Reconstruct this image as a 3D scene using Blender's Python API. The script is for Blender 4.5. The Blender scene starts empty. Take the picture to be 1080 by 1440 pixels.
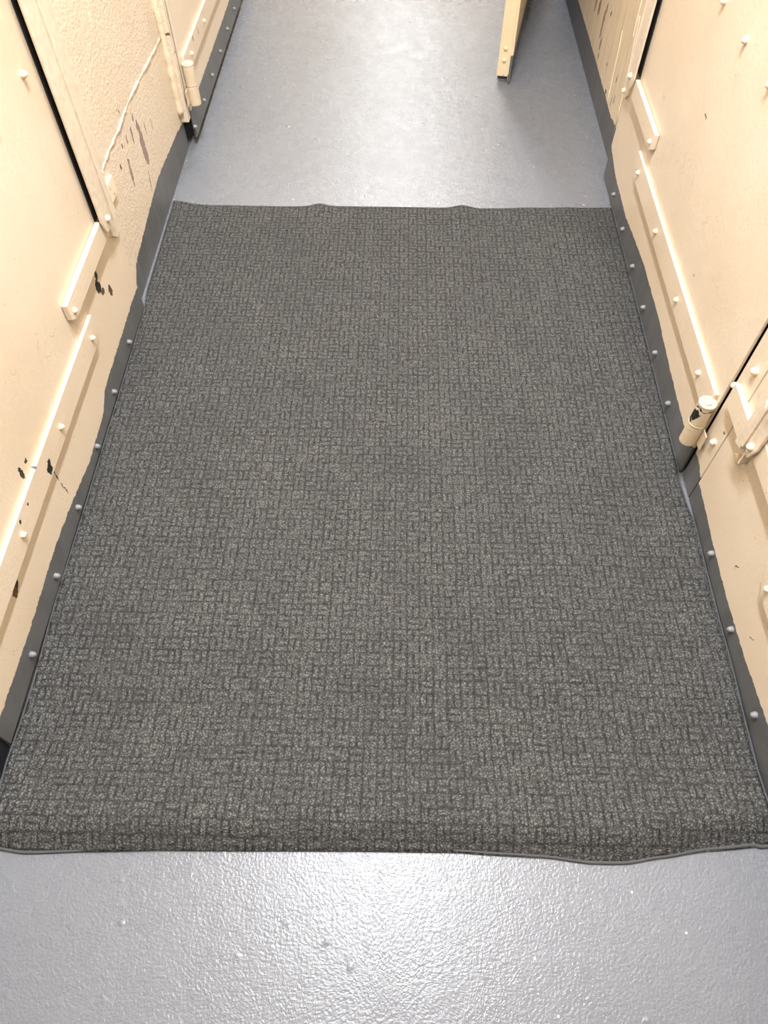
import bpy, bmesh, math, random
from mathutils import Vector, Matrix
random.seed(7)
sc = bpy.context.scene
COL = sc.collection

# ------------------------------------------------------------------ helpers
def link(o):
    COL.objects.link(o); return o

def obj(name, bm, mat, parent=None, smooth=False, bevel=0.0, seg=2):
    bmesh.ops.recalc_face_normals(bm, faces=bm.faces[:])
    me = bpy.data.meshes.new(name)
    bm.to_mesh(me); bm.free()
    me.materials.append(mat)
    if smooth:
        for p in me.polygons: p.use_smooth = True
    o = bpy.data.objects.new(name, me)
    link(o)
    if parent is not None: o.parent = parent
    if bevel > 0:
        m = o.modifiers.new('bevel', 'BEVEL'); m.width = bevel; m.segments = seg
        m.limit_method = 'ANGLE'; m.angle_limit = math.radians(35)
        m.harden_normals = False
        for p in me.polygons: p.use_smooth = True
        w = o.modifiers.new('wn', 'WEIGHTED_NORMAL'); w.keep_sharp = True
    return o

def empty(name, loc):
    o = bpy.data.objects.new(name, None); link(o); o.location = loc
    o.empty_display_size = 0.05
    return o

def tag(o, label=None, cat=None, group=None, kind=None):
    if label: o['label'] = label
    if cat: o['category'] = cat
    if group: o['group'] = group
    if kind: o['kind'] = kind
    return o

def poly_prism(bm, pts_a, pts_b):
    """closed prism between two matching vertex loops"""
    va = [bm.verts.new(p) for p in pts_a]; vb = [bm.verts.new(p) for p in pts_b]
    n = len(va)
    bm.faces.new(va); bm.faces.new(vb[::-1])
    for i in range(n):
        j = (i+1) % n
        bm.faces.new((va[i], vb[i], vb[j], va[j]))

class Frame:
    """local door frame: u along the door from latch to hinge, n towards the corridor, z up"""
    def __init__(s, U, N):
        s.U = Vector(U).normalized(); s.N = Vector(N).normalized(); s.Z = Vector((0,0,1))
    def p(s, u, n, z): return s.U*u + s.N*n + s.Z*z
    def box(s, bm, u0, u1, n0, n1, z0, z1):
        poly_prism(bm, [s.p(u0,n0,z0), s.p(u1,n0,z0), s.p(u1,n1,z0), s.p(u0,n1,z0)],
                       [s.p(u0,n0,z1), s.p(u1,n0,z1), s.p(u1,n1,z1), s.p(u0,n1,z1)])
    def plate(s, bm, uz, n0, n1):
        poly_prism(bm, [s.p(u,n0,z) for u,z in uz], [s.p(u,n1,z) for u,z in uz])
    def rivet_bm(s, u, n, z, r=.0068, h=.0085, axis=None):
        bm = bmesh.new()
        A = axis or s.N
        A = A.normalized()
        T = s.Z if abs(A.z) < .9 else s.U
        B = A.cross(T).normalized(); T = B.cross(A).normalized()
        prof = [(1.0,-.12),(1.0,.12),(.93,.42),(.78,.68),(.52,.88),(.26,.97)]
        rings = []
        c = s.p(u, n, z)
        k = 14
        for (a, b) in prof:
            rings.append([bm.verts.new(c + (T*math.cos(t)+B*math.sin(t))*a*r + A*b*h) for t in [2*math.pi*i/k for i in range(k)]])
        for a, b in zip(rings, rings[1:]):
            for i in range(k):
                bm.faces.new((a[i], a[(i+1)%k], b[(i+1)%k], b[i]))
        bm.faces.new(rings[0][::-1])
        top = bm.verts.new(c + A*h)
        for i in range(k): bm.faces.new((rings[-1][i], rings[-1][(i+1)%k], top))
        return bm

def cyl(bm, base, axis, r, h, k=28, r2=None):
    axis = axis.normalized(); r2 = r if r2 is None else r2
    T = Vector((1,0,0)) if abs(axis.x) < .9 else Vector((0,1,0))
    B = axis.cross(T).normalized(); T = B.cross(axis).normalized()
    a = [base + (T*math.cos(t)+B*math.sin(t))*r for t in [2*math.pi*i/k for i in range(k)]]
    b = [base + axis*h + (T*math.cos(t)+B*math.sin(t))*r2 for t in [2*math.pi*i/k for i in range(k)]]
    poly_prism(bm, a, b)

def tube_ring(bm, c, axis, R, r, k=28, m=8):
    axis = axis.normalized()
    T = Vector((1,0,0)) if abs(axis.x) < .9 else Vector((0,1,0))
    B = axis.cross(T).normalized(); T = B.cross(axis).normalized()
    g = []
    for i in range(k):
        t = 2*math.pi*i/k; d = T*math.cos(t)+B*math.sin(t)
        g.append([bm.verts.new(c + d*(R + r*math.cos(q)) + axis*r*math.sin(q)) for q in [2*math.pi*j/m for j in range(m)]])
    for i in range(k):
        for j in range(m):
            bm.faces.new((g[i][j], g[(i+1)%k][j], g[(i+1)%k][(j+1)%m], g[i][(j+1)%m]))

def sweep(bm, pts, r, k=8, jitter=0.0, closed=False):
    rings = []
    n = len(pts)
    for i, p in enumerate(pts):
        p = Vector(p)
        a = Vector(pts[(i-1) % n] if closed or i > 0 else pts[0]); b = Vector(pts[(i+1) % n] if closed or i < n-1 else pts[-1])
        d = (b-a).normalized()
        T = Vector((0,0,1)) if abs(d.z) < .9 else Vector((0,1,0))
        B = d.cross(T).normalized(); T = B.cross(d).normalized()
        rr = r*(1+random.uniform(-jitter, jitter))
        rings.append([bm.verts.new(p + (T*math.cos(t)+B*math.sin(t))*rr) for t in [2*math.pi*j/k for j in range(k)]])
    m = n if closed else n-1
    for i in range(m):
        a, b = rings[i], rings[(i+1) % n]
        for j in range(k):
            bm.faces.new((a[j], a[(j+1)%k], b[(j+1)%k], b[j]))
    if not closed:
        bm.faces.new(rings[0][::-1]); bm.faces.new(rings[-1])

# ------------------------------------------------------------------ materials
class NT:
    def __init__(s, name):
        m = bpy.data.materials.new(name); m.use_nodes = True
        s.mat = m; s.t = m.node_tree; s.t.nodes.clear()
        s.out = s.t.nodes.new('ShaderNodeOutputMaterial')
        s.b = s.t.nodes.new('ShaderNodeBsdfPrincipled')
        s.t.links.new(s.b.outputs[0], s.out.inputs[0])
        g = s.t.nodes.new('ShaderNodeNewGeometry'); s.pos = g.outputs['Position']
    def put(s, v, sock):
        if hasattr(v, 'default_value') or isinstance(v, bpy.types.NodeSocket): s.t.links.new(v, sock)
        else: sock.default_value = v
    def m(s, op, a, b=0.0, c=0.0, clamp=False):
        n = s.t.nodes.new('ShaderNodeMath'); n.operation = op; n.use_clamp = clamp
        s.put(a, n.inputs[0]); s.put(b, n.inputs[1]); s.put(c, n.inputs[2])
        return n.outputs[0]
    def v(s, op, a, b=(0,0,0), scale=None):
        n = s.t.nodes.new('ShaderNodeVectorMath'); n.operation = op
        s.put(a, n.inputs[0]); s.put(b, n.inputs[1])
        if scale is not None: s.put(scale, n.inputs['Scale'])
        return n.outputs[0]
    def xyz(s, v):
        n = s.t.nodes.new('ShaderNodeSeparateXYZ'); s.put(v, n.inputs[0]); return n.outputs
    def comb(s, x, y, z):
        n = s.t.nodes.new('ShaderNodeCombineXYZ'); s.put(x, n.inputs[0]); s.put(y, n.inputs[1]); s.put(z, n.inputs[2]); return n.outputs[0]
    def noise(s, vec, scale, detail=2.0, rough=.5, color=False):
        n = s.t.nodes.new('ShaderNodeTexNoise'); s.put(vec, n.inputs['Vector'])
        n.inputs['Scale'].default_value = scale; n.inputs['Detail'].default_value = detail; n.inputs['Roughness'].default_value = rough
        return n.outputs['Color' if color else 'Fac']
    def voro(s, vec, scale, feature='F1', rnd=1.0):
        n = s.t.nodes.new('ShaderNodeTexVoronoi'); n.feature = feature; s.put(vec, n.inputs['Vector'])
        n.inputs['Scale'].default_value = scale; n.inputs['Randomness'].default_value = rnd
        return n.outputs
    def mr(s, v, a, b, c=0.0, d=1.0, smooth=False):
        n = s.t.nodes.new('ShaderNodeMapRange'); n.clamp = True
        if smooth: n.interpolation_type = 'SMOOTHSTEP'
        s.put(v, n.inputs['Value']); s.put(a, n.inputs['From Min']); s.put(b, n.inputs['From Max'])
        s.put(c, n.inputs['To Min']); s.put(d, n.inputs['To Max'])
        return n.outputs[0]
    def mix(s, f, a, b, mode='MIX'):
        n = s.t.nodes.new('ShaderNodeMix'); n.data_type = 'RGBA'; n.blend_type = mode
        s.put(f, n.inputs['Factor']); s.put(a, n.inputs[6]); s.put(b, n.inputs[7])
        return n.outputs[2]
    def curve(s, y, pts, zmax=.3):
        y0, y1 = pts[0][0], pts[-1][0]
        f = s.mr(y, y0, y1)
        n = s.t.nodes.new('ShaderNodeFloatCurve'); s.put(f, n.inputs['Value'])
        c = n.mapping.curves[0]
        P = [((a-y0)/(y1-y0), z/zmax) for a, z in pts]
        c.points[0].location = P[0]; c.points[1].location = P[-1]
        for q in P[1:-1]: c.points.new(*q)
        for q in c.points: q.handle_type = 'VECTOR'
        n.mapping.update()
        return s.m('MULTIPLY', n.outputs[0], zmax)
    def bump(s, h, strength, dist, normal=None):
        n = s.t.nodes.new('ShaderNodeBump'); n.inputs['Strength'].default_value = strength; n.inputs['Distance'].default_value = dist
        s.put(h, n.inputs['Height'])
        if normal is not None: s.t.links.new(normal, n.inputs['Normal'])
        return n.outputs[0]

CREAM = (.74, .634, .498, 1)
GREY = (.130, .136, .142, 1)

def cream(name, band=None, chips=(), base=CREAM, grain=0.0, rough_bump=.35, streak=False, edge=.004, speck=True):
    """cream gloss paint on steel; grey paint below the band line; chips = (y, z, ry, rz, tilt, colour)"""
    q = NT(name)
    P = q.pos
    c3 = q.xyz(P)
    n_big = q.noise(P, 3.0, 3); n_mid = q.noise(P, 26, 4, .6); n_f = q.noise(P, 190, 2)
    col = q.mix(q.mr(n_big, .35, .7), base, (base[0]*.93, base[1]*.90, base[2]*.86, 1))
    col = q.mix(q.mr(n_mid, .60, .78, 0, .22), col, (base[0]*.80, base[1]*.72, base[2]*.62, 1))
    if streak:
        sv = q.comb(q.m('MULTIPLY', c3[0], 80), q.m('MULTIPLY', c3[1], 80), q.m('MULTIPLY', c3[2], 5))
        st = q.noise(sv, 1.0, 3, .6)
        col = q.mix(q.mr(st, .42, .72, 0, .55), col, (base[0]*.62, base[1]*.53, base[2]*.42, 1))
    # scratches and small dark specks
    sv = q.v('MULTIPLY', q.v('ADD', P, q.v('SCALE', q.noise(P, 5, 2, color=True), scale=.25)), (30, 30, 4.5))
    scr = q.m('MULTIPLY', q.mr(q.voro(sv, 1.3, 'DISTANCE_TO_EDGE')[0], 0, .012, 1, 0), q.mr(q.noise(P, 7, 1), .6, .66))
    col = q.mix(q.m('MULTIPLY', scr, .45), col, (.30, .22, .14, 1))
    if speck:
        spk = q.m('MULTIPLY', q.mr(q.voro(P, 60)['Distance'], .06, .09, 1, 0), q.mr(q.noise(P, 22, 2), .56, .60))
        col = q.mix(q.m('MULTIPLY', spk, .75), col, (.12, .09, .07, 1))
    # bands of grey paint
    if band:
        lim = q.curve(c3[1], band)
        ed = q.m('MULTIPLY', q.m('SUBTRACT', q.noise(P, 55, 5, .75), .5), edge*4)
        isg = q.m('LESS_THAN', c3[2], q.m('ADD', lim, ed))
        gn = q.noise(q.v('MULTIPLY', P, (1, 1, .3)), 22, 4, .6)
        g = q.mix(q.mr(gn, .35, .7), GREY, (.098, .102, .106, 1))
        sc_ = q.m('MULTIPLY', q.mr(q.voro(P, 45)['Distance'], .05, .08, 1, 0), q.mr(q.noise(P, 31, 2), .60, .64))
        g = q.mix(q.m('MULTIPLY', sc_, .6), g, (.45, .44, .40, 1))
        col = q.mix(isg, col, g)
    hgt = q.m('ADD', q.m('MULTIPLY', n_f, .6), q.m('MULTIPLY', q.noise(P, 95, 3), 1.1))
    if grain: hgt = q.m('ADD', hgt, q.m('MULTIPLY', q.mr(q.noise(P, 16, 6, .7), .5, .8), grain))
    # paint chips
    wob = q.noise(P, 90, 3, .6, color=True)
    w3 = q.xyz(wob)
    yy = q.m('ADD', c3[1], q.m('MULTIPLY', q.m('SUBTRACT', w3[0], .5), .018))
    zz = q.m('ADD', c3[2], q.m('MULTIPLY', q.m('SUBTRACT', w3[1], .5), .022))
    groups = {}
    for (cy, cz, ry, rz, th, cc) in chips:
        dy = q.m('SUBTRACT', yy, cy); dz = q.m('SUBTRACT', zz, cz)
        ct, sn = math.cos(th), math.sin(th)
        a = q.m('DIVIDE', q.m('ADD', q.m('MULTIPLY', dy, ct), q.m('MULTIPLY', dz, sn)), ry)
        b = q.m('DIVIDE', q.m('SUBTRACT', q.m('MULTIPLY', dz, ct), q.m('MULTIPLY', dy, sn)), rz)
        d = q.m('ADD', q.m('MULTIPLY', a, a), q.m('MULTIPLY', b, b))
        groups[cc] = d if cc not in groups else q.m('MINIMUM', groups[cc], d)
    CC = {'k': (.022, .02, .018, 1), 'p': (.30, .22, .18, 1), 'b': (.12, .07, .035, 1), 'd': (.085, .09, .095, 1)}
    for cc, d in groups.items():
        mk = q.mr(d, .9, 1.05, 1, 0)
        col = q.mix(mk, col, CC[cc])
        hgt = q.m('SUBTRACT', hgt, q.m('MULTIPLY', mk, .9))
    q.put(col, q.b.inputs['Base Color'])
    q.b.inputs['Roughness'].default_value = .42
    q.b.inputs['Specular IOR Level'].default_value = .35
    q.put(q.bump(hgt, rough_bump, .0015), q.b.inputs['Normal'])
    return q.mat

def plain(name, col, rough=.45, bump=.25, dist=.001, var=.85, spec=.4, scale=60):
    q = NT(name)
    n = q.noise(q.pos, scale, 3)
    c = q.mix(q.mr(n, .35, .7), col, (col[0]*var, col[1]*var, col[2]*var, 1))
    q.put(c, q.b.inputs['Base Color']); q.b.inputs['Roughness'].default_value = rough
    q.b.inputs['Specular IOR Level'].default_value = spec
    q.put(q.bump(q.noise(q.pos, 140, 3), bump, dist), q.b.inputs['Normal'])
    return q.mat

def chipped(name, base, dark, amount, scale=55):
    q = NT(name)
    n = q.noise(q.pos, scale, 4, .6)
    c = q.mix(q.mr(n, amount, amount+.012), base, dark)
    sp = q.m('MULTIPLY', q.mr(q.voro(q.pos, 260)['Distance'], .12, .18, 1, 0), q.mr(q.noise(q.pos, 60, 2), .54, .58))
    c = q.mix(q.m('MULTIPLY', sp, .8), c, (.07, .05, .035, 1))
    q.put(c, q.b.inputs['Base Color']); q.b.inputs['Roughness'].default_value = .42
    q.b.inputs['Specular IOR Level'].default_value = .35
    q.put(q.bump(q.noise(q.pos, 130, 3), .35, .001), q.b.inputs['Normal'])
    return q.mat

def floor_mat():
    q = NT('grey_floor_paint'); P = q.pos
    n1 = q.noise(P, 2.2, 4)
    col = q.mix(q.mr(n1, .3, .7), (.163, .172, .192, 1), (.149, .157, .173, 1))
    # tiny pale and dark flecks stuck in the paint
    v = q.voro(P, 24)
    f = q.m('MULTIPLY', q.mr(v['Distance'], .05, .075, 1, 0), q.mr(q.noise(P, 13, 2), .52, .55))
    col = q.mix(q.m('MULTIPLY', f, .75), col, (.55, .56, .58, 1))
    v2 = q.voro(q.v('ADD', P, (3.1, 1.7, 0)), 11)
    f2 = q.m('MULTIPLY', q.mr(v2['Distance'], .04, .06, 1, 0), q.mr(q.noise(P, 9, 2), .60, .62))
    col = q.mix(q.m('MULTIPLY', f2, .7), col, (.06, .06, .065, 1))
    q.put(col, q.b.inputs['Base Color'])
    q.put(q.mr(q.noise(P, 14, 3), .3, .7, .24, .31), q.b.inputs['Roughness'])
    q.b.inputs['Specular IOR Level'].default_value = .5
    peel = q.noise(P, 195, 2, .5)
    fine = q.noise(P, 380, 2, .5)
    blob = q.mr(q.voro(q.v('ADD', P, q.v('SCALE', q.noise(P, 30, 2, color=True), scale=.02)), 17)['Distance'], .02, .16, 1, 0, True)
    blob = q.m('MULTIPLY', blob, q.mr(q.noise(P, 8, 2), .52, .58))
    h = q.m('ADD', q.m('ADD', q.m('MULTIPLY', peel, 1.0), q.m('MULTIPLY', fine, .35)), q.m('MULTIPLY', blob, 1.3))
    h = q.m('ADD', h, q.m('MULTIPLY', q.noise(P, 40, 3), .8))
    q.put(q.bump(h, .55, .0016), q.b.inputs['Normal'])
    return q.mat

def mat_carpet():
    q = NT('charcoal_basketweave_pile')
    tc = q.t.nodes.new('ShaderNodeTexCoord'); P = tc.outputs['Object']
    c = .0262
    warp = q.v('SCALE', q.v('SUBTRACT', q.noise(P, 34, 2, color=True), (.5, .5, .5)), scale=.0075)
    warp2 = q.v('SCALE', q.v('SUBTRACT', q.noise(P, 210, 2, color=True), (.5, .5, .5)), scale=.0055)
    W = q.xyz(q.v('SCALE', q.v('ADD', q.v('ADD', P, warp), warp2), scale=1/c))
    U, V = W[0], W[1]
    ck = q.m('MODULO', q.m('ADD', q.m('ADD', q.m('FLOOR', U), q.m('FLOOR', V)), 400), 2.0)
    ck = q.m('GREATER_THAN', ck, .5)
    fu, fv = q.m('FRACT', q.m('ADD', U, 100)), q.m('FRACT', q.m('ADD', V, 100))
    t = q.m('ADD', q.m('MULTIPLY', fu, q.m('SUBTRACT', 1, ck)), q.m('MULTIPLY', fv, ck))
    s_ = q.m('ADD', q.m('MULTIPLY', fv, q.m('SUBTRACT', 1, ck)), q.m('MULTIPLY', fu, ck))
    d1 = q.m('ABSOLUTE', q.m('SUBTRACT', q.m('FRACT', q.m('MULTIPLY', t, 2)), .5))     # .5 at the grooves
    d2 = q.m('ABSOLUTE', q.m('SUBTRACT', s_, .5))
    wn = q.t.nodes.new('ShaderNodeTexWhiteNoise'); wn.noise_dimensions = '2D'
    q.put(q.comb(q.m('FLOOR', U), q.m('FLOOR', V), 0), wn.inputs['Vector'])
    rc = q.xyz(wn.outputs['Color'])
    g1 = q.m('MULTIPLY', q.mr(d1, .18, .50, 0, 1, True), q.m('SUBTRACT', 1, q.m('MULTIPLY', q.m('MULTIPLY', ck, rc[0]), .6)))
    g2 = q.m('MULTIPLY', q.mr(d2, .34, .50, 0, 1, True), q.mr(rc[1], .1, .8, .4, 1))
    g = q.m('MAXIMUM', g1, g2)
    g = q.m('MULTIPLY', g, q.mr(q.noise(P, 75, 3, .6), .34, .58, .45, 1))
    fib = q.noise(P, 520, 3, .7); fib2 = q.noise(P, 210, 3, .65)
    tv = q.voro(q.v('ADD', P, q.v('SCALE', q.v('SUBTRACT', q.noise(P, 260, 2, color=True), (.5, .5, .5)), scale=.007)), 180, 'DISTANCE_TO_EDGE')[0]
    tuft = q.mr(tv, .02, .22, 0, 1, True)
    col = q.mix(q.mr(fib, .34, .66), (.076, .077, .0745, 1), (.222, .221, .209, 1))
    col = q.mix(q.mr(tuft, 0, 1, .72, 0), col, (.014, .014, .0145, 1))
    col = q.mix(q.mr(fib2, .34, .46, .5, 0), col, (.022, .022, .023, 1))
    col = q.mix(q.m('MULTIPLY', g, .80), col, (.016, .016, .017, 1))  # grooves darkened in the colour, shading the strands as rounded pillows
    bl = q.noise(P, 5, 3)
    col = q.mix(q.mr(bl, .35, .7, 0, .22), col, (.040, .041, .044, 1))
    q.put(col, q.b.inputs['Base Color']); q.b.inputs['Roughness'].default_value = .95
    q.b.inputs['Specular IOR Level'].default_value = .1
    h = q.m('ADD', q.m('MULTIPLY', q.m('SUBTRACT', 1, g), 1.0), q.m('ADD', q.m('MULTIPLY', fib, .5), q.m('ADD', q.m('MULTIPLY', fib2, .7), q.m('MULTIPLY', tuft, .9))))
    q.put(q.bump(h, .75, .0022), q.b.inputs['Normal'])
    return q.mat

def binding_mat():
    q = NT('grey_overlock_binding')
    tc = q.t.nodes.new('ShaderNodeTexCoord'); P = tc.outputs['Object']
    c = q.xyz(P)
    w = q.m('SINE', q.m('MULTIPLY', q.m('ADD', c[0], q.m('ADD', c[1], q.m('MULTIPLY', c[2], .8))), 2*math.pi/.0036))
    col = q.mix(q.mr(w, -.6, .7), (.035, .036, .038, 1), (.135, .138, .145, 1))
    col = q.mix(q.mr(q.noise(P, 300, 2), .4, .7, 0, .4), col, (.05, .05, .052, 1))
    q.put(col, q.b.inputs['Base Color']); q.b.inputs['Roughness'].default_value = .8
    q.put(q.bump(w, .5, .0008), q.b.inputs['Normal'])
    return q.mat

M_FLOOR = floor_mat()
M_CARPET = mat_carpet()
M_BIND = binding_mat()
M_CREAM = plain('cream_gloss_paint', CREAM, .42, .3)
M_CREAM_ROUGH = cream('cream_rough_bead', base=(.82, .69, .51, 1), grain=2.0, rough_bump=.8)
M_RIVET = chipped('cream_rivet_paint', (.82, .69, .50, 1), (.03, .028, .03, 1), .66, 70)
M_KNUCKLE = cream('chipped_cream_hinge_paint', None, [(1.018, .205, .010, .015, .2, 'k'), (1.030, .193, .008, .012, 0, 'k'), (1.022, .183, .005, .006, 0, 'k'), (1.012, .226, .014, .0022, 0, 'k'), (2.352, .259, .0045, .0045, 0, 'k'), (2.338, .209, .004, .004, 0, 'k')], base=(.72, .61, .45, 1), grain=.8, rough_bump=.5)  # black chips, plus a thin dark line below the rolled rim
M_PIN = plain('cream_pin_paint', (.66, .56, .42, 1), .4, .3)
M_GREY = plain('grey_skirting_paint', (.215, .22, .228, 1), .38, .3)
M_GREYFOOT = plain('dark_grey_foot', (.05, .05, .053, 1), .5, .2)
M_WHITE = plain('white_ceiling_paint', (.80, .79, .76, 1), .6, .2)
M_DARK = plain('dark_cell_concrete', (.05, .05, .052, 1), .8, .2)

# ------------------------------------------------------------------ setting: floor, walls, ceiling
XL, XR = -.715, .697
bm = bmesh.new()
f = Frame((0,1,0), (1,0,0))
f.box(bm, -3.0, 11.5, -2.0, 2.0, -.12, 0)
fl = obj('floor', bm, M_FLOOR); tag(fl, 'glossy grey painted corridor floor with orange-peel texture', 'floor', kind='structure')

bandL = [(-3, .09), (.27, .085), (1.48, .06), (1.60, .045), (1.63, .085), (1.80, .103), (1.99, .120), (2.29, .098), (2.42, .072), (3.6, .09), (9.5, .09)]
chL = [(1.943, .298, .010, .014, .1, 'p'), (1.945, .245, .016, .052, -.08, 'p'), (1.950, .205, .014, .020, 0, 'p'), (1.925, .330, .006, .009, 0, 'p'),
       (1.805, .276, .007, .011, .2, 'p'), (1.800, .248, .009, .022, -.1, 'p'), (1.80, .225, .004, .014, -.2, 'p'), (1.84, .318, .005, .010, 0, 'p'), (1.795, .325, .005, .006, 0, 'b'),
       (1.885, .305, .006, .022, -.1, 'p'), (2.00, .262, .003, .016, 0, 'p'), (2.06, .240, .0035, .018, -.1, 'p'), (1.92, .150, .004, .030, -.25, 'p'),
       (1.745, .300, .004, .008, .3, 'b'), (1.584, .188, .004, .015, -.2, 'k'), (1.628, .301, .008, .011, .3, 'd'),
       (2.36, .30, .004, .005, 0, 'b'), (2.345, .355, .003, .004, 0, 'b')]
M_WL = cream('left_wall_paint', bandL, chL, grain=.45, rough_bump=1.0)
bandR = [(-3, .09), (.2, .09), (2.26, .112), (2.42, .092), (2.565, .096), (2.83, .100), (3.27, .099), (3.8, .1), (9.5, .1)]
chR = [(2.90, .222, .016, .030, .1, 'p'), (2.965, .215, .014, .035, 0, 'p'), (2.80, .225, .012, .030, .1, 'p'), (2.79, .262, .010, .014, 0, 'p'), (2.80, .185, .010, .022, 0, 'p'),
       (2.77, .160, .010, .020, .1, 'p'), (2.76, .125, .006, .012, 0, 'p'), (2.46, .190, .005, .012, 0, 'b'), (2.43, .140, .006, .014, .1, 'p'), (2.46, .118, .005, .016, .1, 'p'),
       (2.72, .270, .006, .010, 0, 'b'), (2.62, .160, .005, .007, 0, 'b'), (2.55, .105, .009, .007, 0, 'k'), (2.34, .10, .004, .02, .2, 'p')]
M_WR = cream('right_wall_paint', bandR, chR, base=(.77, .65, .48, 1), streak=True, grain=.8, rough_bump=.6)

def wall(name, sgn, x, spans, mat, H=3.0, lint=((0,0),)):
    bm = bmesh.new(); fr = Frame((0,1,0), (-sgn,0,0))
    for (a, b) in spans: fr.box(bm, a, b, 0, -.10, 0, H)
    for (a, b) in lint: fr.box(bm, a, b, 0, -.10, 2.02, H)
    for v in bm.verts: v.co.x += x
    return tag(obj(name, bm, mat), None, None, kind='structure')
wl_ = wall('wall_left', -1, XL, [(-3, .272), (1.515, 2.368), (3.62, 11.5)], M_WL, lint=[(.272, 1.515), (2.368, 3.62)])
tag(wl_, 'cream painted steel wall left of the corridor with brown peeled patches', 'wall')
wr_ = wall('wall_right', 1, XR, [(-3, -.285), (2.165, 4.02), (5.2, 11.5)], M_WR, lint=[(-.285, .93), (1.014, 2.165), (4.02, 5.2)])
tag(wr_, 'tan painted steel wall right of the corridor with streaky peeling paint', 'wall')
# dark cells behind the doors
bm = bmesh.new()
for s in (-1, 1):
    fr = Frame((0,1,0), (1,0,0))
    fr.box(bm, -3, 11.5, s*1.98, s*2.05, 0, 3.0)
bk = obj('wall_back', bm, M_DARK); tag(bk, 'dark cell walls behind the doors', 'wall', kind='structure')
bm = bmesh.new(); f.box(bm, -3, 11.5, -2.05, 2.05, 3.0, 3.1)
ce = obj('ceiling', bm, M_WHITE); tag(ce, 'white corridor ceiling above the frame', 'ceiling', kind='structure')
bm = bmesh.new(); f.box(bm, 11.4, 11.5, -2, 2, 0, 3.0)
we = obj('wall_far', bm, M_CREAM); tag(we, 'cream end wall of the corridor beyond the frame', 'wall', kind='structure')
bm = bmesh.new(); f.box(bm, -3.0, -2.9, -2, 2, 0, 3.0)
wn = obj('wall_near', bm, M_CREAM); tag(wn, 'cream end wall of the corridor behind the camera', 'wall', kind='structure')

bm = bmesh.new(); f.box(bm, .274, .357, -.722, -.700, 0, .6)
obj('gap_shade_backing', bm, plain('hinge_gap_shade', (.012, .013, .02, 1), .6, .2), wl_)  # near-black box added as the deep shade in the hinge gap
# weld seams and the rough hinge upright on the left wall (parts of that wall)
bm = bmesh.new()
pts = []
for y, z in [(1.585, .345), (1.62, .360), (1.68, .366), (1.80, .364), (1.92, .370), (2.05, .366), (2.20, .356), (2.345, .350)]: pts.append((XL-.0032, y, z))
dense = []
for a, b in zip(pts, pts[1:]):
    for k in range(10):
        t = k/10; dense.append((a[0]+random.uniform(-.0008, .0008), a[1]+(b[1]-a[1])*t, a[2]+(b[2]-a[2])*t+random.uniform(-.0012, .0012)))
sweep(bm, dense, .0058, 10, .22)
obj('weld_bead', bm, M_WL, wl_, smooth=True)
bm = bmesh.new()
dense = [(XL-.0008, 1.84+random.uniform(-.003, .003), .385+i*.012) for i in range(20)]
sweep(bm, dense, .0022, 6, .45)
obj('weld_bead', bm, M_WL, wl_, smooth=True)
bm = bmesh.new()   # a slightly raised cover plate next to the latch upright
fr = Frame((0,1,0), (1,0,0))
fr.plate(bm, [(1.515, .375), (1.625, .375), (1.645, .42), (1.66, 2.0), (1.515, 2.0)], XL-.001, XL+.004)
obj('cover_plate', bm, M_CREAM, wl_, bevel=.002)
bm = bmesh.new()
dense = [(XL+.006+random.uniform(-.001, .001), 2.338+random.uniform(-.0015, .0015), .125+i*.014) for i in range(50)]
sweep(bm, dense, .0105, 10, .16)
obj('weld_bead', bm, M_CREAM_ROUGH, wl_, smooth=True)
bm = bmesh.new(); fr.box(bm, 2.343, 2.3735, XL-.001, -.688, .095, 2.02)
obj('hinge_jamb', bm, M_WL, wl_, bevel=.003)
# thin ridges on the right wall
for (y, z0, z1, dy) in ((2.50, .10, .30, .03), (2.335, .12, .40, .05), (2.40, .33, .55, .02)):
    bm = bmesh.new()
    dense = [(XR, y+dy*i/16+random.uniform(-.002, .002), z0+(z1-z0)*i/16) for i in range(17)]
    sweep(bm, dense, .0022, 6, .35)
    obj('weld_bead', bm, M_WR, wr_, smooth=True)

# fixed upright plate between the two right-hand doors
M_MULL = cream('mullion_paint', [(.90, .062), (.925, .066), (.975, .088), (1.03, .09)], [(.99, .26, .003, .004, 0, 'b'), (.96, .215, .002, .006, .2, 'b')], grain=.6, rough_bump=.4)

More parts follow.
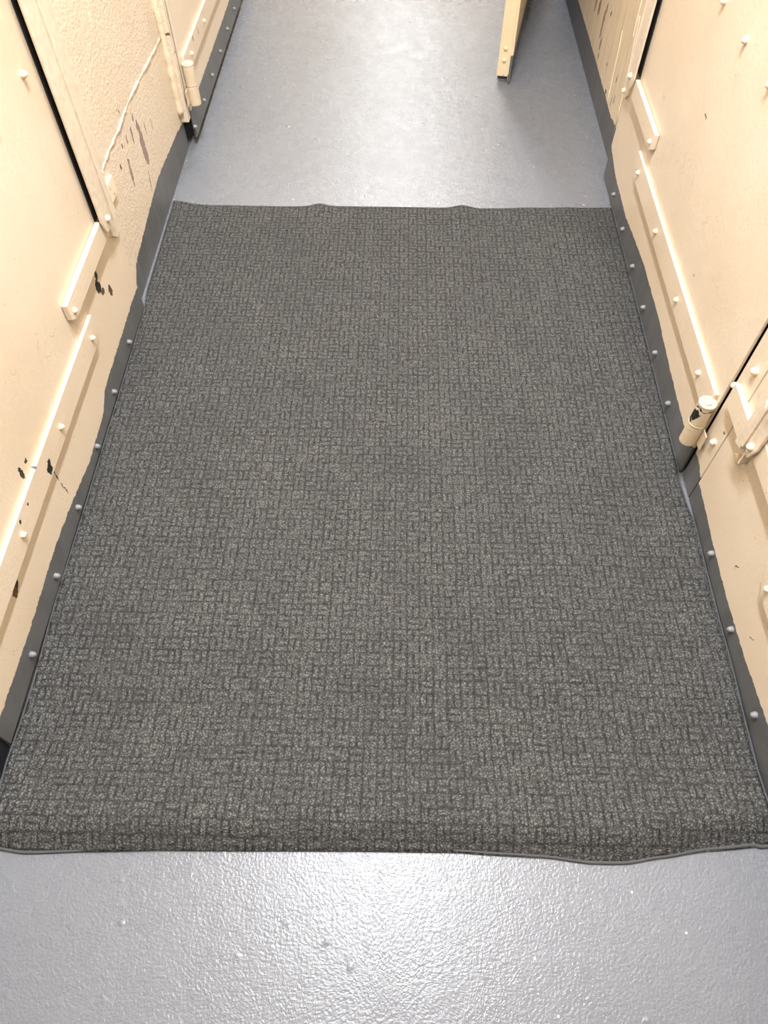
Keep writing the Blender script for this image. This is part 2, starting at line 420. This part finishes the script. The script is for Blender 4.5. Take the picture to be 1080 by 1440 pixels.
# ------------------------------------------------------------------ doors
def door(name, label, origin, U, N, W, zb=.012, band=None, chips=(), latch=True, keeper=False, rivets_low=7, vis_hinge=True,
         strap=True, upper=True, hinge_at=None, dz=0.0, zero_strap=.305, first=.170, pitch=.1715, grain=0.0, open_door=False, top_rivets=7):
    r = empty(name, origin); tag(r, label, 'door', kind='structure')
    F = Frame(U, N)
    m = cream(name+'_paint', band, chips, grain=grain, rough_bump=.25 if not grain else .33)
    # steel sheet with a chamfered bottom latch corner
    bm = bmesh.new()
    F.plate(bm, [(0, zb), (W, zb), (W, 2.0), (0, 2.0)], -.007, 0)
    obj('sheet', bm, m, r, bevel=.0015)
    # painted-over rivets along the kick band
    for i in range(rivets_low):
        obj('rivet', F.rivet_bm(first+pitch*i, 0, .043+dz+random.uniform(-.002, .002), .0067, .0115), M_GREY, r, smooth=True)
    if upper:
        for i in range(top_rivets):
            obj('rivet', F.rivet_bm(first+pitch*i, 0, .697+dz, .0075, .0105), M_RIVET, r, smooth=True)
    if strap:
        z0, z1 = .187+dz, .252+dz
        bm = bmesh.new()
        F.plate(bm, [(zero_strap+.028, z0), (W-.012, z0), (W-.012, z1), (zero_strap, z1), (zero_strap, z0+.03)], 0, .009)
        st = obj('strap_hinge', bm, M_STRAP, r, bevel=.0015)
        for u in (.345, .605, .865, W-.105):
            obj('rivet', F.rivet_bm(u, .009, .220+dz, .0066, .009), M_RIVET, st, smooth=True)
        if vis_hinge:
            c = F.p(W-.004, .019, 0)
            bm = bmesh.new()
            cyl(bm, c+Vector((0,0,.176+dz)), Vector((0,0,1)), .0185, .060)
            kn = obj('knuckle', bm, M_KNUCKLE, st, bevel=.0025)
            bm = bmesh.new(); tube_ring(bm, c+Vector((0,0,.2355+dz)), Vector((0,0,1)), .0158, .0036)
            obj('rolled_rim', bm, M_PIN, st, smooth=True)
            bm = bmesh.new(); cyl(bm, c+Vector((0,0,.20+dz)), Vector((0,0,1)), .0105, .041, r2=.0092)
            obj('pin', bm, M_PIN, st, bevel=.003, seg=3)
            bm = bmesh.new(); tube_ring(bm, c+Vector((0,0,.1765+dz)), Vector((0,0,1)), .0172, .0022)
            obj('washer', bm, M_PIN, st, smooth=True)
            bm = bmesh.new()
            cyl(bm, c+Vector((0,0,.113+dz)), Vector((0,0,1)), .0185, .062)
            lo = obj('hinge_socket', bm, M_KNUCKLE, r, bevel=.004, seg=3)
            bm = bmesh.new(); F.box(bm, W-.004, W+.030, .0012, .0045, .120+dz, .166+dz)
            obj('hinge_leaf', bm, M_KNUCKLE, lo, bevel=.0015)
    if latch:
        z0, z1 = .300+dz, .350+dz
        bm = bmesh.new()
        F.plate(bm, [(.106, z0), (.375, z0), (.392, z0+.012), (.392, z1), (.106, z1)], .001, .0135)
        lb = obj('latch_bar', bm, M_STRAP, r, bevel=.002)
        obj('rivet', F.rivet_bm(.372, .0135, z0+.022, .0066, .008), M_RIVET, lb, smooth=True)
    return r, F

M_STRAP = cream('strap_paint', None, [(.847, .205, .011, .012, .5, 'k'), (.855, .216, .006, .007, 0, 'k'), (.742, .235, .004, .006, .3, 'k'), (.70, .24, .004, .006, 0, 'k'),
                                      (.815, .255, .004, .008, 0, 'd'), (2.54, .262, .005, .008, .2, 'k'), (2.62, .250, .003, .010, -.2, 'k')], rough_bump=.3)
# left, near
dl, FL = door('door_1', 'closed cream steel door on the near left with chipped lower strap', (-.693, 1.548, 0), (0,-1,0), (1,0,0), 1.19, zb=.015,
     band=[(.30, .080), (.38, .082), (.55, .074), (.74, .078), (.865, .068), (.98, .048), (1.12, .052), (1.18, .082), (1.42, .084), (1.50, .086), (1.548, .080), (1.56, .08)],
     chips=[(1.352, .272, .008, .011, 0, 'k'), (1.342, .248, .013, .020, .2, 'k'), (1.355, .225, .010, .008, 0, 'b'), (1.392, .196, .010, .015, .1, 'b'),
            (.603, .178, .014, .018, .2, 'k'), (.592, .165, .010, .010, 0, 'b'), (.785, .273, .007, .014, 0, 'k'), (.812, .274, .004, .005, 0, 'k'),
            (.862, .158, .0020, .016, -.08, 'k'), (.863, .115, .0017, .024, .05, 'k'), (1.36, .80, .003, .008, 0, 'b')], rivets_low=6, vis_hinge=False)
# right, near
dr, FR = door('door_2', 'closed cream steel door on the right with black-chipped hinge barrel', (.667, 2.225, 0), (0,-1,0), (-1,0,0), 1.206, zb=.005,
     band=[(1.01, .095), (1.09, .080), (1.29, .088), (1.43, .100), (1.65, .100), (1.90, .073), (2.09, .077), (2.2, .095), (2.23, .104)],
     chips=[(1.60, .52, .010, .003, .3, 'b'), (1.35, .30, .002, .003, 0, 'b')], rivets_low=6, zero_strap=.292, grain=.35)
# right, nearest
dn, FN = door('door_3', 'closed cream steel door at the near right edge behind the latch upright', (.674, .945, 0), (0,-1,0), (-1,0,0), 1.20, zb=.004,
     band=[(-.3, .07), (.35, .076), (.417, .074), (.531, .059), (.669, .051), (.801, .055), (.90, .064), (.95, .066)],
     chips=[(.70, .12, .0015, .012, .3, 'b'), (.56, .10, .0012, .010, .7, 'b')], rivets_low=5, vis_hinge=False, zero_strap=.312)
# left, far, barely ajar
a = math.radians(.6)
U3 = Vector((-math.sin(a), -math.cos(a), 0)); N3 = Vector((math.cos(a), -math.sin(a), 0))
W3 = 1.20; O3 = Vector((-.683, 2.378, 0)) - U3*W3
df, FF = door('door_4', 'cream steel door at the far left with chipped two-part hinge barrel', O3, U3, N3, W3, zb=.026,
     band=[(2.36, .118), (2.38, .116), (2.56, .118), (2.88, .116), (3.24, .115), (3.6, .115)],
     chips=[(2.60, .235, .004, .007, 0, 'k')], rivets_low=7, dz=.022, first=.33-.176+.0, pitch=.1755, zero_strap=.29)
# right, far: swung right open into the corridor, seen edge-on
U5 = Vector((.196, 1.0, 0)).normalized(); N5 = Vector((1.0, -.196, 0)).normalized()
O5 = Vector((.405, 2.812, 0))
r5 = empty('door_5', O5); tag(r5, 'open cream steel door swung into the corridor, seen edge-on', 'door', kind='structure')
F5 = Frame(U5, N5)
m5 = cream('door_5_paint', [(2.7, .098), (4.1, .098)], [], base=(.80, .66, .43, 1))
bm = bmesh.new(); F5.plate(bm, [(0, .006), (1.2, .006), (1.2, 2.0), (0, 2.0)], 0, -.0085)
obj('sheet', bm, m5, r5, bevel=.0015)
bm = bmesh.new()
# U channel along the free edge: face towards the camera, two flanges
F5.box(bm, .004, .009, -.0085, -.052, .024, 2.0)
F5.box(bm, .009, .045, -.0085, -.0125, .024, 2.0)
F5.box(bm, .009, .045, -.048, -.052, .024, 2.0)
M5C = cream('open_door_channel_paint', None, [(2.81, .030, .010, .006, 0, 'd')], base=(.80, .66, .43, 1), speck=False)
ch5 = obj('edge_channel', bm, M5C, r5, bevel=.0012)
for z in (.118, .079):
    obj('rivet', F5.rivet_bm(.004, -.0305, z, .0072, .0055, axis=-U5), M_PIN if False else M5C, ch5, smooth=True)
bm = bmesh.new(); F5.box(bm, .012, .045, -.0125, -.048, .010, .05)
obj('channel_foot', bm, M_GREYFOOT, r5, bevel=.001)  # dark grey box set inside the lower end of the channel
bm = bmesh.new(); F5.plate(bm, [(.31, .187), (1.19, .187), (1.19, .252), (.31, .252)], 0, .011)
obj('strap_hinge', bm, M_STRAP, r5, bevel=.0015)

# ------------------------------------------------------------------ latch uprights on the fixed frame
def upright(name, label, x, sgn, ylo, zb, w=.060, foot=True):
    """Z-shaped upright: raised flange over the door edge, web, foot on the wall; ylo = edge next to the door"""
    r = empty(name, (x, ylo, 0)); tag(r, label, 'door frame', kind='structure')
    F = Frame((0,1,0), (-sgn,0,0))
    m = M_CREAM
    bm = bmesh.new()
    F.plate(bm, [(0, zb+.035), (.012, zb), (w-.012, zb), (w, zb+.02), (w, 2.0), (0, 2.0)], .0165, .0225)
    fl_ = obj('flange', bm, m, r, bevel=.0015)
    bm = bmesh.new()
    F.box(bm, w, w+.006, -.012, .026, zb+.004, 2.0)
    obj('web', bm, m, r, bevel=.0012)
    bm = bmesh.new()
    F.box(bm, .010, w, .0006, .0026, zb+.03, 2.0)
    obj('gap_shade_strip', bm, M_GAPSHADE, r)  # dark strip added to blacken the shaded gap under the flange
    if foot:
        bm = bmesh.new()
        F.plate(bm, [(w+.004, zb-.045), (w+.030, zb-.066), (w+.064, zb-.055), (w+.068, zb-.02), (w+.068, 2.0), (w+.004, 2.0)], -.022, .007)
        obj('foot_strip', bm, m, r, bevel=.0015)
    obj('rivet', F.rivet_bm(w*.52, .0225, zb+.026, .0080, .0095), M_RIVET, fl_, smooth=True)
    return r, F
M_GAPSHADE = plain('gap_shade_black', (.02, .019, .018, 1), .7, .2)  # near-black colour standing in for the shade behind the flange
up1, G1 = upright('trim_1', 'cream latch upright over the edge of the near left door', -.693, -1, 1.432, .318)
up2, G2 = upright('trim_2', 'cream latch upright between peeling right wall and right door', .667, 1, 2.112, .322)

# keepers beside the uprights
bm = bmesh.new(); G1.box(bm, .175, .225, -.024, -.014, .285, .335)
obj('keeper', bm, M_RIVET, up1, bevel=.003)
obj('rivet', G2.rivet_bm(.105, .007, .272, .0075, .009), M_RIVET, up2, smooth=True)

# mullion between right-hand doors with keeper bar and the nearest latch upright
rm = empty('trim_3', (.674, .98, 0)); tag(rm, 'riveted cream frame post with keeper bar right of the hinge barrel', 'door frame', kind='structure')
GM = Frame((0,1,0), (-1,0,0))
bm = bmesh.new(); GM.box(bm, -.032, .0335, -.030, 0, 0, 2.02)
# grey notch and foot
obj('post', bm, M_MULL, rm, bevel=.002)
obj('rivet', GM.rivet_bm(-.009, 0, .172, .0078, .010), M_RIVET, rm, smooth=True)
obj('rivet', GM.rivet_bm(.029, 0, .303, .0070, .010), M_RIVET, rm, smooth=True)
obj('rivet', GM.rivet_bm(-.006, 0, .378, .0085, .012), M_RIVET, rm, smooth=True)
bm = bmesh.new(); GM.plate(bm, [(-.105, .272), (.000, .272), (.014, .290), (.014, .325), (-.105, .325)], 0, .0125)
obj('keeper_bar', bm, M_STRAP, rm, bevel=.002)
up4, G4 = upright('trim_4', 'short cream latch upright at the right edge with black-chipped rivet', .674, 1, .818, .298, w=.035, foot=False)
bm = bmesh.new()   # guide angle beside the flange, pointed top
G4.plate(bm, [(.041, .290), (.066, .279), (.066, .368), (.053, .414), (.041, .398)], 0, .0245)
obj('guide_angle', bm, M_CREAM, up4, bevel=.002)
bm = bmesh.new(); cyl(bm, G4.p(.055, .002, .243), Vector((-1, 0, 0)), .0095, .009)
obj('stop_stud', bm, M_KNUCKLE, up4, bevel=.002)
bm = bmesh.new(); G4.box(bm, .030, .036, 0, .016, .256, .285)
obj('guide_tail', bm, M_CREAM, up4, bevel=.001)
obj('rivet', G4.rivet_bm(.020, .027, .425, .007, .009), M_RIVET, up4, smooth=True)

# ------------------------------------------------------------------ the floor mat
def interp(pts, x):
    if x <= pts[0][0]: return pts[0][1]
    for (a, b), (c, d) in zip(pts, pts[1:]):
        if x <= c:
            t = (x-a)/(c-a); t = t*t*(3-2*t)*.5 + t*.5
            return b+(d-b)*t
    return pts[-1][1]
near = [(-.675, .186), (-.62, .180), (-.51, .183), (-.37, .188), (0, .194), (.12, .195), (.19, .192), (.274, .190), (.346, .185), (.406, .186), (.468, .194), (.555, .207), (.67, .218)]
far = [(-.70, 2.030), (-.58, 2.023), (-.35, 2.021), (-.22, 2.026), (0, 2.026), (.13, 2.025), (.25, 2.025), (.45, 2.030), (.66, 2.036)]
left = [(.18, -.676), (.25, -.684), (.33, -.694), (.60, -.6955), (.83, -.6955), (1.40, -.6955), (1.55, -.698), (1.62, -.705), (1.95, -.707), (2.04, -.703)]
right = [(.2, .662), (.26, .666), (.40, .6695), (.60, .672), (.87, .6725), (.93, .665), (.99, .662), (1.03,.6665), (1.42, .668), (2.04, .668)]
def g(x, s): return math.exp(-(x/s)**2)
def hgt(x, y):
    z = .0105
    z += .009*g(x+.245, .028)*g(y-2.03, .09) + .010*g(x-.198, .030)*g(y-2.03, .10) + .004*g(x-.52, .04)*g(y-2.03, .08)
    z += .010*g(x+.70, .05)*g(y-2.03, .035)
    # soft lengthwise creases on the right and long ripples
    z += .0038*math.sin((x-.34)*24)*g(x-.47, .16)*g(y-1.55, .55)
    z += .0030*math.sin((x+.1)*15+y*1.2)*g(x-.3, .5)*g(y-.8, .45)
    # ridge before the near edge, then rolling down
    amp = .026 + .008*g(x-.42, .22) + .003*g(x+.35, .2) - .005*g(x+.62, .08)
    d = max(0.0, y - interp(near, x))
    z += amp*(1-math.exp(-(d/.034)**2))*math.exp(-(d/.115)**2)
    z -= .0055*g(d, .016)
    z += .0045*math.sin(y*13+x*2)*g(y-.5, .25)
    return max(z, .0045)
NX, NY = 150, 200
ORG = Vector((-.02, 1.1, 0))
root = empty('carpet_mat', ORG)
tag(root, 'charcoal basket-weave carpet mat lying across the grey corridor floor', 'mat')
bm = bmesh.new()
G = []
for j in range(NY+1):
    row = []
    for i in range(NX+1):
        s = i/NX; t = j/NY
        x = -.68 + 1.335*s
        for _ in range(3):
            y0, y1 = interp(near, x), interp(far, x)
            y = y0+(y1-y0)*t
            x0, x1 = interp(left, y)+.0035, interp(right, y)-.0035
            x = x0+(x1-x0)*s
        row.append(bm.verts.new(Vector((x, y, hgt(x, y)))-ORG))
    G.append(row)
for j in range(NY):
    for i in range(NX):
        bm.faces.new((G[j][i], G[j][i+1], G[j+1][i+1], G[j+1][i]))
per = [G[0][i] for i in range(NX+1)] + [G[j][NX] for j in range(1, NY+1)] + [G[NY][i] for i in range(NX-1, -1, -1)] + [G[j][0] for j in range(NY-1, 0, -1)]
per_co = [v.co.copy() for v in per]
low = [bm.verts.new((v.co.x, v.co.y, .0012+max(0, v.co.z-.0135))) for v in per]
n = len(per)
for i in range(n):
    bm.faces.new((per[i], low[i], low[(i+1)%n], per[(i+1)%n]))
bm.faces.new(low)
obj('pile', bm, M_CARPET, root, smooth=True)
bm = bmesh.new()
pb = []
for p in per_co:
    y = p.y+ORG.y
    z = p.z - .003
    px, py = p.x+ORG.x, p.y
    if y < .30 and abs(p.x) < .66 and y - interp(near, px) < .012:
        tuck = .0045*(1-g(px+.64, .13)-g(px-.38, .10))
        py += tuck; z -= .0012*(tuck > .002)
    pb.append((p.x, py, max(.0036, z)))
sweep(bm, pb, .0033, 8, 0.0, closed=True)
obj('edge_binding', bm, M_BIND, root, smooth=True)

# ------------------------------------------------------------------ lamps along the corridor ceiling
def lamp(name, y, L, w, power, col):
    d = bpy.data.lights.new(name, 'AREA'); d.shape = 'RECTANGLE'; d.size = w; d.size_y = L; d.energy = power; d.color = col
    o = bpy.data.objects.new(name, d); link(o); o.location = (-.01, y, 2.95)
    return o
WARM = (.97, .985, 1.0)
lamp('ceiling_lamp', .95, 1.5, .10, 52, (.94, .975, 1.03))
lamp('ceiling_lamp', 4.9, 1.5, .10, 36, (1, .99, .97))
lamp('ceiling_lamp', 8.8, 1.6, .12, 40, (.95, .98, 1))
w = bpy.data.worlds.new('World'); sc.world = w; w.use_nodes = True
w.node_tree.nodes['Background'].inputs[0].default_value = (0, 0, 0, 1)
w.node_tree.nodes['Background'].inputs[1].default_value = 0

# ------------------------------------------------------------------ camera
fpx = 1010.0
def nrm(v): return v.normalized()
def cv(px, py): return Vector(((px-540)/fpx, -(py-720)/fpx, -1.0))
Yc = nrm(cv(580, -805)); Zc = -nrm(cv(540, 1390)); Zc = nrm(Zc - Yc*Zc.dot(Yc)); Xc = Yc.cross(Zc)
cam = bpy.data.cameras.new('camera'); co = bpy.data.objects.new('camera', cam); link(co)
cam.sensor_fit = 'VERTICAL'; cam.sensor_height = 36.0; cam.sensor_width = 27.0; cam.lens = fpx/1440*36.0
cam.clip_start = .02
R = Matrix((Xc, Yc, Zc)).to_4x4()          # camera axes -> world
R.translation = Vector((0, 0, 1.35))
co.matrix_world = R
sc.camera = co

vs = sc.view_settings
sc.display_settings.display_device = 'sRGB'
vs.view_transform = 'Standard'; vs.look = 'None'; vs.gamma = 1.0; vs.use_curve_mapping = False
vs.exposure = 1.6
sc.cycles.max_bounces = 8
